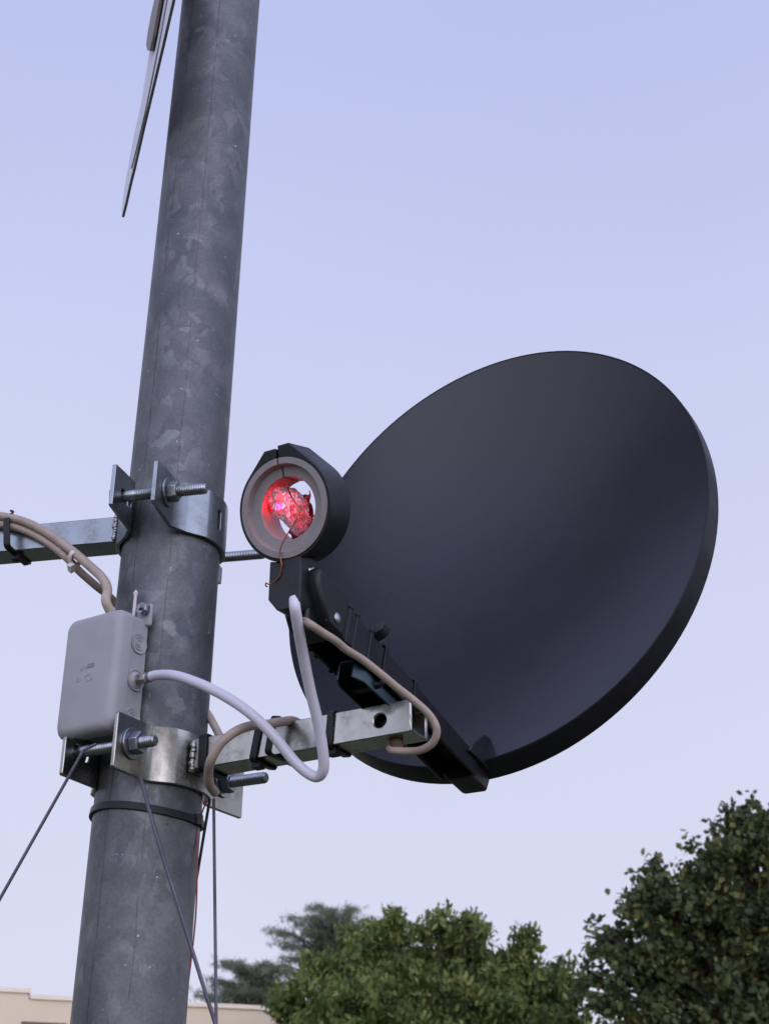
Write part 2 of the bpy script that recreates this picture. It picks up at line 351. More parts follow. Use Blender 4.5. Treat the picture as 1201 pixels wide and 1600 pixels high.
LEAF_A = mat_leaf('broad_leaf_green', [(0, (.030,.052,.016)), (.3, (.070,.110,.030)), (.6, (.15,.19,.050)), (.85, (.25,.27,.075)), (1, (.30,.25,.09))])
LEAF_B = mat_leaf('dark_maple_leaf', [(0, (.032,.052,.024)), (.4, (.065,.092,.038)), (.7, (.12,.138,.046)), (.9, (.20,.185,.06)), (1, (.27,.19,.075))])
LEAF_C = mat_leaf('cedar_needle', [(0, (.11,.14,.09)), (.6, (.17,.20,.13)), (1, (.26,.28,.20))])
def centre_tree():
    D = 30
    # (px, py, depth, radius m) ; one metre is about 74 px there
    data = [(505,1570,30,.95), (560,1535,30.3,.85), (600,1495,30,.70), (622,1450,29.6,.48), (590,1462,31,.45), (655,1520,30.5,.55),
            (700,1478,30,.48), (692,1447,30,.42), (745,1478,30.2,.42), (735,1445,29.8,.30), (780,1530,30,.55), (812,1478,29.8,.36), (812,1458,29.8,.20), (818,1520,29.8,.42),
            (865,1545,29.5,.55), (880,1535,29.6,.42), (872,1592,29.5,.5), (485,1612,29.6,.7), (640,1600,29,1.3), (740,1600,29,1.3), (820,1580,29,1.1), (575,1615,28.6,1.3),
            (620,1680,29,2.2), (750,1680,29,2.2), (835,1680,29.5,1.1), (540,1690,29.5,1.2), (660,1620,31.5,2.2), (780,1620,31.5,1.8),
            (495,1538,30.5,.5), (458,1572,30,.42), (540,1490,31,.55)]
    lobes = px_lobes(data); base = P(680, 1800, 30); base.z = 0
    t = thing('broadleaf_tree', base, 'wide mid green broadleaf tree with several leafy peaks, below the dish', 'tree', 'trees behind the pole')
    tips = lobe_tips(lobes, 430, 3, .45, 7, .13, .27, 1.10)
    foliage('crown', t, tips, .165, LEAF_A, 8, .08, 5, 1.4, .40)
    tree_wood('trunk', t, base, P(680, 1620, 30), lobes[:16], .28, 4)
def right_tree():
    data = [(1175,1325,24,.75), (1150,1310,24.3,.5), (1172,1278,24,.33), (1205,1305,24,.50), (1140,1275,24,.16), (1120,1302,24,.18), (1105,1345,24,.36), (1120,1365,24,.5), (1160,1370,24.5,.9), (1090,1405,24,.55),
            (1030,1385,24,.40), (1022,1360,24,.20), (1008,1368,24,.16), (1045,1420,24.3,.6), (1000,1398,24,.32), (985,1408,24,.20), (1010,1450,24,.6), (960,1480,24,.36), (945,1462,24,.18), (925,1476,24,.10), (985,1500,24,.6), (940,1530,23.8,.34), (915,1540,23.8,.16),
            (1080,1470,24.6,1.0), (1150,1460,24.6,1.3), (1230,1455,25,1.6), (1060,1540,24.5,1.1), (1160,1550,24.5,1.5), (980,1555,24,.55), (1010,1590,24,.8), (1090,1620,24.5,1.2), (1240,1520,25,1.7), (968,1602,24,.42),
            (1030,1695,24,1.1), (1120,1700,24.5,1.8), (1260,1660,25,1.9), (1330,1480,25,1.6), (1300,1410,25.5,1.3), (1400,1600,25,1.8)]
    lobes = px_lobes(data); base = P(1180, 1800, 24.8); base.z = 0
    t = thing('maple_tree', base, 'tall dark green leafy tree rising at the right edge of the view', 'tree', 'trees behind the pole')
    tips = lobe_tips(lobes, 270, 11, .40, 11, .08, .20, 1.28)
    foliage('crown', t, tips, .135, LEAF_B, 6, .08, 12, .5, .62)
    tree_wood('trunk', t, base, P(1180, 1450, 24.8), lobes[:26], .26, 9)
def cedar(name, label, base_px, D, tops, seed, n_side=16):
    rg = random.Random(seed); bm = B(); base = P(base_px[0], base_px[1], D); base.z = 0
    t = thing(name, base, label, 'tree', 'cedars behind the broadleaf tree')
    apex = P(*tops[0], D); sweep(bm, catmull([base, base.lerp(apex, .5)+Vector((.1,0,0)), apex]), .24, 10, rfun=lambda t_: 1.1-1.0*t_)
    tips = []
    for (ex, ey) in tops[1:]:
        for rep in range(2):
            e_ = P(ex+rg.uniform(-12,12), ey+rg.uniform(-6,10), D+rg.uniform(-1.2,1.2)); s_ = Vector((apex.x*.6+base.x*.4, apex.y*.6+base.y*.4, max(.8, e_.z-rg.uniform(.5,1.3))))
            s_ = Vector((base.x + (apex.x-base.x)*min(1, s_.z/apex.z), s_.y, min(s_.z, apex.z)))
            mid = s_.lerp(e_, .55); mid.z += .25; path = catmull([s_, mid, e_], 14); sweep(bm, path, .035, 5, rfun=lambda t_: 1-.8*t_)
            for i, p in enumerate(path):
                if i < 5: continue
                for k in range(3):
                    a = p + Vector((rg.gauss(0,.15), rg.gauss(0,.25), rg.gauss(0,.045)-.05)); tips.append(tuple(a))
    obj('trunk', bm, BARK, t)
    foliage('crown', t, np.array(tips), .16, LEAF_C, 11, .055, seed, 1.1, .085)
cedar('cedar_tree', 'grey green cedar with feathery drooping sprays, left of the broadleaf peaks', (520, 1800), 45,
      [(520,1425), (430,1448), (440,1470), (455,1432), (478,1424), (500,1418), (520,1424), (548,1420), (566,1430), (450,1490), (470,1455), (500,1450), (530,1445), (480,1480), (555,1450), (600,1470), (425,1505), (510,1470)], 21)
cedar('cedar_tree', 'small sparse cedar low above the building roof, right of the pole', (400, 1800), 45,
      [(400,1510), (345,1500), (372,1498), (390,1508), (420,1502), (445,1515), (330,1530), (310,1548), (350,1530), (380,1525), (410,1525), (440,1535), (330,1556), (365,1550), (400,1548), (430,1555)], 33)
centre_tree(); right_tree()
# ------------------------------------------------------------------ the pole
AX = Vector((-.1527, .9313, 0)); PR = .035
def pole():
    bm = B(); n = 96; zs = [0, .6, 1.2, 1.6] + [1.65+.05*i for i in range(28)] + [3.3]
    uvl = bm.loops.layers.uv.new('UVMap'); rings = []
    for z in zs:
        q = PR + max(-.0013, min(.0004, (2.0-z)*.0026)); ox = (z-2.0)*.0060
        rings.append([bm.verts.new((AX.x+ox+q*math.sin(2*math.pi*i/n), AX.y-q*math.cos(2*math.pi*i/n), z)) for i in range(n)])
    for k in range(len(zs)-1):
        for i in range(n):
            j = (i+1) % n; f = bm.faces.new((rings[k][i], rings[k][j], rings[k+1][j], rings[k+1][i]))
            for lp, (a, zz) in zip(f.loops, ((i, zs[k]), (i+1, zs[k]), (i+1, zs[k+1]), (i, zs[k+1]))):
                aa = (a + n//4) ; lp[uvl].uv = ((aa if aa <= n or i+n//4 < n else aa-n)/n*2*math.pi*PR if (i+n//4) < n else (aa-n)/n*2*math.pi*PR, zz)
    bm.faces.new(rings[-1]); obj('steel_pole', bm, GALV, label='thick round galvanised steel pole, mottled dark grey, carrying all the brackets', cat='pole')
    return
pole()
# ------------------------------------------------------------------ clamps
def cframe(phi, z):
    a = R_(phi); return Fr((AX.x, AX.y, z), (math.cos(a), -math.sin(a), 0), (-math.sin(a), -math.cos(a), 0), (0,0,1))
CU = cframe(13, 2.0370); CL = cframe(28, 1.8595)
def half_clamp(bm, fr, side, hh, ex, tip, rtip, tiph, eartop=None):
    def pol(t, r): return (r*math.sin(R_(t)), r*math.cos(R_(t)))
    c = [(ex,tip,tiph-.001), (ex,tip-.0012,tiph), (ex,tip*.5+.022,tiph*.45+hh*.55), (ex,.0425,hh)]; c2 = [(ex,.0425,hh), (ex,rtip-.0012,hh*.97), (ex,rtip,hh*.93)]
    c += [(*pol(t, r), hh) for t, r in ((31,.0395), (34,.0384), (35.5,.0380), (46,.0372), (58,.0381), (60,.0380), (70,.0374), (80,.0372), (90,.0372))]
    c = c + [(x, -y, h) for x, y, h in c[-2:3:-1]] + [(x, -y, h) for x, y, h in c2]
    th = .0014; loops = []
    for i, (x, y, h) in enumerate(c):
        a = c[max(i-1,0)]; b = c[min(i+1, len(c)-1)]; tx, ty = b[0]-a[0], b[1]-a[1]; l = math.hypot(tx, ty); nx, ny = -ty/l, tx/l
        loops.append([fr(side*(x+nx*th), y+ny*th, h), fr(side*(x-nx*th), y-ny*th, h), fr(side*(x-nx*th), y-ny*th, -h), fr(side*(x+nx*th), y+ny*th, -h)])
    if eartop is not None:
        for i in range(4):
            dz = fr.z*(eartop - c[i][2]) if i < 3 else fr.z*0
            loops[i][0] = loops[i][0] + dz; loops[i][1] = loops[i][1] + dz
    loft(bm, loops)
def bolt(parent, fr, y, z, x_head, x_end, nuts, washers, mat=None):
    mat = mat or ZBOLT; ax = fr.x; o = fr(0, y, z); bm = B()
    prof = [(.0001, x_head), (.0038, x_head)]; x = x_head+.012
    while x < x_end-.0015: prof += [(.0040, x), (.0036, x+.0006)]; x += .00125
    prof += [(.0036, x_end-.0008), (.0028, x_end), (.0001, x_end)]
    lathe(bm, o, ax, prof, 20); hexa(bm, o, ax, .0125, x_head-.0052, x_head, .2)
    b = obj('bolt', bm, mat, parent)
    for x in nuts:
        bm = B(); hexa(bm, o, ax, .0128, x, x+.0065, .35); obj('nut', bm, mat, b, bevel=.0003)
    for x, r in washers:
        bm = B(); lathe(bm, o, ax, [(.0043, x), (r, x), (r, x+.0016), (.0043, x+.0016)], 32, False); obj('washer', bm, mat, b, bevel=.0003)
    return b
def clamp(fr, label, zmat, ex, tip, rtip, tiph, by, fend, rend, rnut, hh=.0185, slot=False, eartop=None):
    t = thing('pole_bracket', fr(0,0,-.02), label, 'bracket', 'zinc brackets clamped to the pole')
    hs = []
    for s in (1, -1):
        bm = B(); half_clamp(bm, fr, s, hh, ex, tip, rtip, tiph, eartop if s < 0 else None); h_ = obj('clamp_half', bm, zmat, t, bevel=.0006, ang=50); hs.append(h_)
        for yy in (by, -by):
            c = B(); n = 20; pts = []
            for i in range(n):
                a = 2*math.pi*i/n; pts.append((yy + .0045*math.cos(a) + (-.006 if math.cos(a) < 0 else .004), .0045*math.sin(a)-.0))
            lo = root_loc(t)
            loft(c, [[fr(s*xx, p, q)-lo for p, q in pts] for xx in (ex-.006, ex+.006)]); h_.location = (0,0,0)
            # the cutter lives in the mesh's own coordinates
            for v in c.verts: v.co += lo
            cut(h_, c)
        if slot and s == 1:
            c = B(); lo = Vector((0,0,0)); n = 20
            pts = [(.0075 + .0022*math.cos(2*math.pi*i/n), .0022*math.sin(2*math.pi*i/n) + (.0065 if i < n/2 else -.0055)) for i in range(n)]
            loft(c, [[fr(xx, p, q) for p, q in pts] for xx in (.0330, .045)]); cut(h_, c)
    bolt(t, fr, by, .001, -ex-.0034, fend, [ex+.0032], [(ex+.0015, .0102), (-ex-.0032, .0095)])
    bolt(t, fr, -by, .001, -ex-.0034, rend, [ex+.0032] if rnut else [], [(ex+.0015, .0102)] if rnut else [])
    return t, hs
def weld(fr, x, y0, y1, z0, z1, parent):
    bm = B(); k = 20
    for i in range(k):
        z = z0 + (z1-z0)*i/(k-1); r = .0019*rnd.uniform(.75, 1.25); bmesh.ops.create_icosphere(bm, subdivisions=2, radius=r, matrix=Matrix.Translation(fr(x+rnd.uniform(-.0004,.0004), (y0+y1)/2, z)))
    return obj('weld_bead', bm, ZOLD, parent)
def square_tube(fr, x0, x1, w, h, parent, mat, holes=()):
    bm = B(); th = .0018
    def loop(x, a, b): return [fr(x, a, b), fr(x, -a, b), fr(x, -a, -b), fr(x, a, -b)]
    o0, o1 = loop(x0, w/2, h/2), loop(x1, w/2, h/2); i0, i1 = loop(x0, w/2-th, h/2-th), loop(x1, w/2-th, h/2-th)
    V = [[bm.verts.new(p) for p in q] for q in (o0, o1, i1, i0)]
    for a, b in ((0,1), (1,2), (2,3), (3,0)):
        for i in range(4): j = (i+1) % 4; bm.faces.new((V[a][i], V[a][j], V[b][j], V[b][i]))
    o = obj('square_tube', bm, mat, parent, bevel=.0012)
    for hx, ax, r in holes:
        c = B(); lathe(c, fr(hx, 0, 0), fr.y if ax == 'y' else fr.z, [(r, -.03), (r, .03)], 24)
        cut(o, c)
    return o
# --- upper bracket with its arm to the left
tu, _ = clamp(CU, 'upper zinc pole bracket with long bolt and square arm running left', ZINC, .0150, .0765, .064, .0158, .0560, .0450, .052, False, slot=True)
TU = CU.at(0, 0, -.001); square_tube(TU, -.20, -.0385, .022, .0205, tu, ZINC)
weld(CU, -.0395, .0115, .0115, -.009, .009, tu)
# --- lower bracket with its arm to the right
tl, _ = clamp(CL, 'lower zinc pole bracket with scorched weld and square arm carrying the dish', ZOLD, .0200, .068, .078, .0182, .052, .0400, .0570, True, eartop=.0070)
tilt = R_(1.6); TX = CL.x*math.cos(tilt)+CL.z*math.sin(tilt); TL = Fr(CL(0, 0, .0015), TX, CL.y, CL.z*math.cos(tilt)-CL.x*math.sin(tilt))
XE = .1990
# ------------------------------------------------------------------ dish frame
dn = Vector((-.513, -.831, .213)).normalized(); dh = Vector((.851, -.525, 0)).normalized(); dv = dn.cross(dh)
if dv.z < 0: dv = -dv
SC = .87; DC = P(757.3, 847.3, 1.225*SC); RH, RV = .2*SC, .2*1.06*SC
DB = DC - dv*RV
DF = Fr(DB, dh, dv, dn)               # x across, y up the dish, z out along the feed arm
def arm_top(a): return .004+.088*a
def arm_bot(a): return -.0125+.040*a
MDEPTH = .033
td = thing('satellite_dish', DC - dv*RV, 'matt black offset satellite dish on a feed arm, facing left', 'satellite dish')
def reflector():
    bm = B(); n = 128; m = 26; th = .0011
    def pt(r, t, off): # r 0..1
        x, y = RH*r*math.cos(t), RV*r*math.sin(t); z = -MDEPTH*(1-r*r) + off
        return DC + dh*x + dv*y + dn*z
    def lip(k, t):   # lip running back from the rim, coloured darker and duller than the reflector
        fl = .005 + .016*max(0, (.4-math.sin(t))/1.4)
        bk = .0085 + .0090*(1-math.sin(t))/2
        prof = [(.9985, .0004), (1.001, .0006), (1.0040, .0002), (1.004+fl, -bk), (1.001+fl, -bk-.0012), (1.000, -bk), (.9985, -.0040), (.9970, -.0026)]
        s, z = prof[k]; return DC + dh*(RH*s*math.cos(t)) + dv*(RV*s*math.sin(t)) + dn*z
    loops = []
    for k in range(1, m+1): loops.append([pt(k/m, 2*math.pi*i/n, 0) for i in range(n)])
    for k in range(m, 0, -1): loops.append([pt(k/m*.997, 2*math.pi*i/n, -.0022) for i in range(n)])
    V = loft(bm, loops, True, False)
    c0 = bm.verts.new(pt(0, 0, 0)); c1 = bm.verts.new(pt(0, 0, -.0022))
    for i in range(n): j = (i+1) % n; bm.faces.new((c0, V[0][j], V[0][i])); bm.faces.new((c1, V[-1][i], V[-1][j]))
    obj('reflector', bm, DISH, td, ang=60)
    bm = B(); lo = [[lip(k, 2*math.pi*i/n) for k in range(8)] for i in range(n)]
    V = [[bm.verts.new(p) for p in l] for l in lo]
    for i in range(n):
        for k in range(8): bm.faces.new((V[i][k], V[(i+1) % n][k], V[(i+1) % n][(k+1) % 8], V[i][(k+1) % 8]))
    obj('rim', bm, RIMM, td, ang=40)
reflector()
def feed_arm():
    bm = B(); loops = []; th = .0022; w = .0135
    for a in (.004, .05, .10, .15, .192):
        t_, b_ = arm_top(a), arm_bot(a)
        loops.append([DF(w, b_, a), DF(w, t_-.003, a), DF(w-.003, t_, a), DF(-w+.003, t_, a), DF(-w, t_-.003, a), DF(-w, b_, a), DF(-w+th, b_, a), DF(-w+th, t_-th-.002, a), DF(w-th, t_-th-.002, a), DF(w-th, b_, a)])
    loft(bm, loops)
    arm = obj('feed_arm', bm, BLKM, td, bevel=.0006)
    for a, d in ((.168, .0006), (.160, .0006), (.1435, .0008)):       # moulded collar ribs
        bm = B(); t_, b_ = arm_top(a)+d, arm_bot(a)-.001; [box(bm, DF, *q, a, a+.0035) for q in ((-w-d, w+d, t_-.0025, t_), (w-.001, w+d, b_, t_-.0026), (-w-d, -w+.001, b_, t_-.0026))] 
        cc = bmesh.new(); cc.free(); obj('rib', bm, BLKM, arm, bevel=.0005)
    # sleeve over the arm end
    bm = B(); a0, a1 = .174, .197
    prism(bm, Fr(DB, dn, dv, dh), [(a0, arm_bot(a0)-.001), (.190, arm_bot(.19)-.001), (.207, arm_top(.2)-.010), (.209, arm_top(.205)+.0005), (a0, arm_top(a0)+.0010)], -w-.0009, w+.0012); slv = obj('arm_sleeve', bm, BLKM, td, bevel=.002)
    for a, y in ((.1840, .0015),):
        bm = B(); lathe(bm, DF(w+.0014, y, a), dh, [(.0001, .0016), (.0018, .0015), (.0034, .0004), (.0034, -.001)], 20); obj('screw', bm, ZBOLT, slv)
    # hooked clip on the top edge
    bm = B(); pts = [(.0, .0)] + [(.0085+.0032*math.sin(R_(q)), .0042-.0042*math.cos(R_(q))) for q in range(0, 181, 20)] + [(.0, .0084)]
    fr = Fr(DF(w-.006, arm_top(.139)-.003, .139), (dh+dv*.4), (dv-dn*.3).normalized(), dn)
    prism(bm, fr, pts, -.0045, .0045); obj('cable_clip', bm, BLKM, td, bevel=.0008)
    # foot that joins arm and reflector
    bm = B(); prism(bm, Fr(DB, dh, dv, dn), [(-.0160, -.003), (-.0085, -.0118), (-.006, -.0128), (.0085, -.0128), (.0100, -.0118), (.0118, -.003), (.0120, .006), (-.0140, .006)], -.018, .004)
    obj('arm_socket', bm, BLKP, td, bevel=.001)
    bm = B(); prism(bm, Fr(DB, dn, dv, dh), [(-.012, -.002), (.020, -.002), (.016, .006), (.002, .019), (-.009, .020)], .0138, .0162)
    obj('gusset', bm, BLKP, td, bevel=.0006)
feed_arm()
# zinc channel that bolts the feed arm to the square tube
def arm_bracket():
    bm = B(); w = .0098; t = .0015; a0, a1 = .060, .148
    sec = lambda a, k: [DF(-w*k, -.016, a), DF(-w*k, -.003, a), DF(w*k, -.003, a), DF(w*k, -.016, a), DF(w*k-t, -.016, a), DF(w*k-t, -.003-t, a), DF(-w*k+t, -.003-t, a), DF(-w*k+t, -.016, a)]
    loft(bm, [sec(a0, 1), sec(a0+.045, 1), sec(a1-.008, .95), sec(a1, .6)])
    b = obj('arm_bracket', bm, ZBLUE, td, bevel=.0004)
    bm = B(); o = DF(0, -.0045, a1-.020)
    pts = [(.0028*math.cos(R_(q))*1, .0028*math.sin(R_(q)) + (.005 if math.sin(R_(q)) > 0 else -.005)) for q in range(0, 360, 20)]
    prism(bm, Fr(o, dh, dn, dv), pts, -.0004, -.0001); obj('slot', bm, BLKP, b)
    for a, x in ((.084, -.004), (.078, .005)):
        bm = B(); hexa(bm, DF(x, -.0046, a), -dv, .010, 0, .006); lathe(bm, DF(x, -.0046, a), -dv, [(.0001,.012), (.0028,.012), (.0030,.006)], 14); obj('nut', bm, ZBOLT, b)
arm_bracket()
sq = square_tube(TL, .0400, XE, .023, .0205, tl, ZOLD, holes=((XE-.0215, 'y', .0042),))
weld(CL, .0405, .0120, .0120, -.0085, .0105, tl)
bm = B(); lathe(bm, TL(XE-.0215, -.003, 0), TL.y, [(.0001, .002), (.0052, .002), (.0052, 0), (.0001, 0)], 20); obj('inner_bolt', bm, RUST, tl)
bm = B(); o = TL(XE-.016, 0, -.0103); lathe(bm, o, -TL.z, [(.0001, .006), (.0035, .006), (.0042, .005), (.0042, 0)], 18); obj('drain_bolt', bm, RUST, tl)
# ------------------------------------------------------------------ feed ring (holder + grey feed body)
RC = onplane(444, 793, DB, dh)
ra = (DC - RC).normalized(); rx = ra.cross(Vector((0,0,1))).normalized(); ry = rx.cross(ra).normalized()
if rx.x < 0: rx = -rx
if ry.z < 0: ry = -ry
RF = Fr(RC, rx, ry, ra)                # x right, y up, z away towards the dish
def c_ring(bm, fr, prof, gap, n=96):
    """profile (r,z) swept round the axis, leaving a slot 'gap' wide at the top"""
    loops = []
    for i in range(n+1):
        t = i/n; lp = []
        for r, z in prof:
            g = math.asin(gap/2/r); a = math.pi/2 + g + t*(2*math.pi-2*g); lp.append(fr(r*math.cos(a), r*math.sin(a), z))
        loops.append(lp)
    loft(bm, loops)
def holder():
    bm = B(); Ro = .0322; Ri = .0301; g = .0009; n = 96; lw = .0088; lh = .0375
    tan_a = math.acos(Ro/math.hypot(lw, lh)); la = math.atan2(lh, lw); ta = la - tan_a   # tangent point angle on the right side
    out = [(g, lh), (lw, lh)]; k = 60
    a_start, a_end = ta, math.pi - ta - 2*math.pi
    for i in range(k+1): a = a_start + (a_end-a_start)*i/k; out.append((Ro*math.cos(a), Ro*math.sin(a)))
    out += [(-lw, lh-.0012), (-g, lh-.0012)]
    gi = math.asin(g/Ri); inn = [(Ri*math.cos(a), Ri*math.sin(a)) for a in [math.pi/2 + gi + (2*math.pi-2*gi)*i/70 for i in range(71)]]
    poly = out + inn
    # build as a strip: match outer and inner by angle so the faces stay clean
    m = 140; Lf = []
    def outer(t):
        # arc length sampling of out
        seg = [math.dist(out[i], out[i+1]) for i in range(len(out)-1)]; tot = sum(seg); s = t*tot
        for i, q in enumerate(seg):
            if s <= q or i == len(seg)-1: f = min(1, s/q if q else 0); return (out[i][0]+(out[i+1][0]-out[i][0])*f, out[i][1]+(out[i+1][1]-out[i][1])*f)
            s -= q
    loops = []
    ts = [i/m for i in range(m+1)]
    seg = [math.dist(out[i], out[i+1]) for i in range(len(out)-1)]; tot = sum(seg); acc = 0
    for q in (seg[0], seg[0]+seg[1], tot-seg[-1], tot-seg[-1]-seg[-2]): ts.append(q/tot)
    for t in sorted(ts):
        o_ = outer(t); an = math.atan2(o_[1], o_[0]); an = max(min(an, math.pi/2-gi), -math.pi*2) if o_[0] >= 0 else an
        if o_[0] < 0 and an > 0: an = max(an, math.pi/2+gi)
        i_ = (Ri*math.cos(an), Ri*math.sin(an))
        loops.append([RF(o_[0], o_[1], 0), RF(o_[0], o_[1], .0225), RF(i_[0], i_[1], .0225), RF(i_[0], i_[1], 0)])
    loft(bm, loops); h = obj('feed_clamp_ring', bm, BLKM, td, bevel=.0007, ang=25)
    # neck below the ring, two halves with a seam
    ZZ = Vector((0,0,1)); NF = Fr(RC, rx, ZZ, (ra - ZZ*ra.z))
    bm = B(); prism(bm, NF, [(-.0163, -.0270), (-.0072, -.0290), (-.0072, -.0600), (-.0100, -.0590), (-.0163, -.0515)], .0105, .0255); obj('neck_half', bm, BLKM, td, bevel=.0007)
    bm = B(); prism(bm, NF, [(-.0067, -.0290), (.0071, -.0260), (.0075, -.0560), (.0050, -.0610), (-.0067, -.0610)], .0090, .0265); obj('neck_half', bm, BLKM, td, bevel=.0009)
    bm = B(); prism(bm, NF, [(-.0060, -.0530), (.0068, -.0530), (.0068, -.0700), (-.0060, -.0650)], .0180, .0300); obj('neck_base', bm, BLKM, td, bevel=.002)
    bm = B(); o = NF(.0072, -.0345, .0200); lathe(bm, o, rx, [(.0001, .0016), (.0020, .0014), (.0030, .0002), (.0030, -.002)], 18); obj('screw', bm, ZBOLT, td)
    bm = B(); o = RF(.0035, .0372, .012); lathe(bm, o, ry, [(.0001, .0016), (.0028, .0010), (.0032, -.002)], 18); obj('screw', bm, BLKP, td)
holder()
bm = B(); c_ring(bm, RF, [(.0300, -.0006), (.0262, -.0006), (.0250, .0034), (.0250, .0034+.00005), (.0192, .0040), (.0188, .0046), (.0183, .0215), (.0300, .0215)], .0014)
obj('feed_body', bm, GREYR, td, bevel=.0004, ang=30)
# ------------------------------------------------------------------ things in and on the ring
def crumple(name, c, r, mat, seed, sub=5, amp=.35, fr=RF):
    bm = B(); bmesh.ops.create_icosphere(bm, subdivisions=sub, radius=1)
    for v in bm.verts:
        d = v.co.normalized(); q = d*1.7 + Vector((seed, seed*2.3, 0))
        # ridged folds: creased like squashed film
        k = 1 + amp*(noise.noise(q)*1.2 + .55*(1-abs(noise.noise(q*2.7))*4) *.5 + .22*abs(noise.noise(q*6.5)) - .25)
        v.co = fr(c[0]+d.x*r[0]*k, c[1]+d.y*r[1]*k, c[2]+d.z*r[2]*k)
    return bm
FILM = Mat('clear_crumpled_film', (1, .60, .68), .13, 0, IOR=1.38); FILM.set('Transmission Weight', .80)
_c = FILM.coord(); FILM.bump(FILM.noise(_c, 90, 2, .5, 1.0), .30, .0016)
REDF = Mat('dark_red_film', (.30, .015, .03), .35); REDF.set('Transmission Weight', .25)
tw = thing('film_wad', RF(0, -.008, .010), 'crumpled clear plastic wad lit red inside the grey ring', 'plastic wad')
def wad():
    prof = [(-.0150,.0150), (-.0080,.0160), (.0030,.0120), (.0080,.0060), (.0110,.0010), (.0105,-.0060), (.0075,-.0150), (.0020,-.0172), (-.0030,-.0115), (-.0080,-.0055), (-.0140,-.0010), (-.0160,.0070)]
    bm = B(); bmesh.ops.create_icosphere(bm, subdivisions=5, radius=1)
    cx, cy = -.002, .001
    def rad(a):
        best = None
        n = len(prof); d = (math.cos(a), math.sin(a))
        for i in range(n):
            x1, y1 = prof[i][0]-cx, prof[i][1]-cy; x2, y2 = prof[(i+1) % n][0]-cx, prof[(i+1) % n][1]-cy
            den = d[0]*(y2-y1) - d[1]*(x2-x1)
            if abs(den) < 1e-12: continue
            t = (x1*(y2-y1) - y1*(x2-x1))/den; u = (x1*d[1] - y1*d[0])/den
            if t > 0 and -1e-6 <= -u*-1 <= 1+1e-6: best = t if best is None else max(best, t)
        return best or .012
    for v in bm.verts:
        d = v.co.copy(); a = math.atan2(d.y, d.x); k = rad(a)
        q = d*2.1 + Vector((5.2, 1.1, 3)); w = 1 + .16*noise.noise(q*1.6) + .10*(1-4*abs(noise.noise(q*3.1)))*.6 + .05*abs(noise.noise(q*7))
        rr = math.hypot(d.x, d.y); sx = k*w
        v.co = RF((cx + d.x*sx)*.90 - .0006, cy + d.y*sx, .0105 + d.z*.0068*w)
    obj('clear_film', bm, FILM.m, tw, ang=180)
    bm = B(); bmesh.ops.create_grid(bm, x_segments=26, y_segments=26, size=1)
    for v in bm.verts:
        x, y = v.co.x, v.co.y; q = Vector((x*2, y*2, 4.4)); j = 1+.22*noise.noise(Vector((x*4, y*4, 9)))
        v.co = RF(.0004 + (x*.0092)*j, -.0040 + y*.0130*j, .0165 + .0035*noise.noise(q) + .002*noise.noise(q*3))
    bmesh.ops.solidify(bm, geom=bm.faces[:], thickness=.0003)
    obj('red_backing', bm, REDF.m, tw, ang=180)
wad()
te = thing('red_indicator_lamp', RF(-.0105, .0045, .0060), 'small glowing red lamp inside the feed ring behind the film', 'lamp')
EM = Mat('lit_red_lens', (.9, .01, .04), .3); EM.set('Emission Color', (1, .0, .02, 1)); EM.set('Emission Strength', 1.0)
bm = B(); lathe(bm, RF(-.0150, .0050, .0125), rx, [(.0001, .0036), (.0015, .0032), (.0022, .0018), (.0022, -.0010), (.0026, -.0012), (.0026, -.0018), (.0001, -.0018)], 20)
obj('lens', bm, EM.m, te)
pl = bpy.data.lights.new('red_glow', 'POINT'); pl.energy = .018; pl.color = (1, .0, .032); pl.shadow_soft_size = .0015
po = bpy.data.objects.new('red_glow', pl); S.collection.objects.link(po); po.location = RF(-.0118, .0050, .0085) - te.location; po.parent = te
# thin copper wire hanging over the ring
def ringpt(px, py, z): return onplane(px, py, RF(0, 0, z), ra)
bm = B(); sweep(bm, catmull([ringpt(447,752,.004), ringpt(449,760,-.001), ringpt(454,773,.002), ringpt(463,788,.003), ringpt(468,795,.002), ringpt(463,812,.000), ringpt(453,828,.000), ringpt(447,838,-.001), ringpt(443,846,-.0015), ringpt(438,858,-.0018), ringpt(438,870,-.0018), ringpt(440,882,-.0022), ringpt(438,897,-.0024), ringpt(430,908,-.0024), ringpt(421,913,-.0022), ringpt(416,911,-.0022), ringpt(415,915,-.002), ringpt(418,917,-.002)], 8), .00042, 8)
obj('copper_wire', bm, COPPER, label='hair thin copper wire dangling down the front of the grey ring', cat='wire')
bm = B(); sweep(bm, catmull([ringpt(459,697,.003), ringpt(460,704,.003), ringpt(461,708,.004)], 6), .0004, 6); obj('copper_strand', bm, COPPER, label='tiny copper strand end poking up from the top lug of the ring', cat='wire')
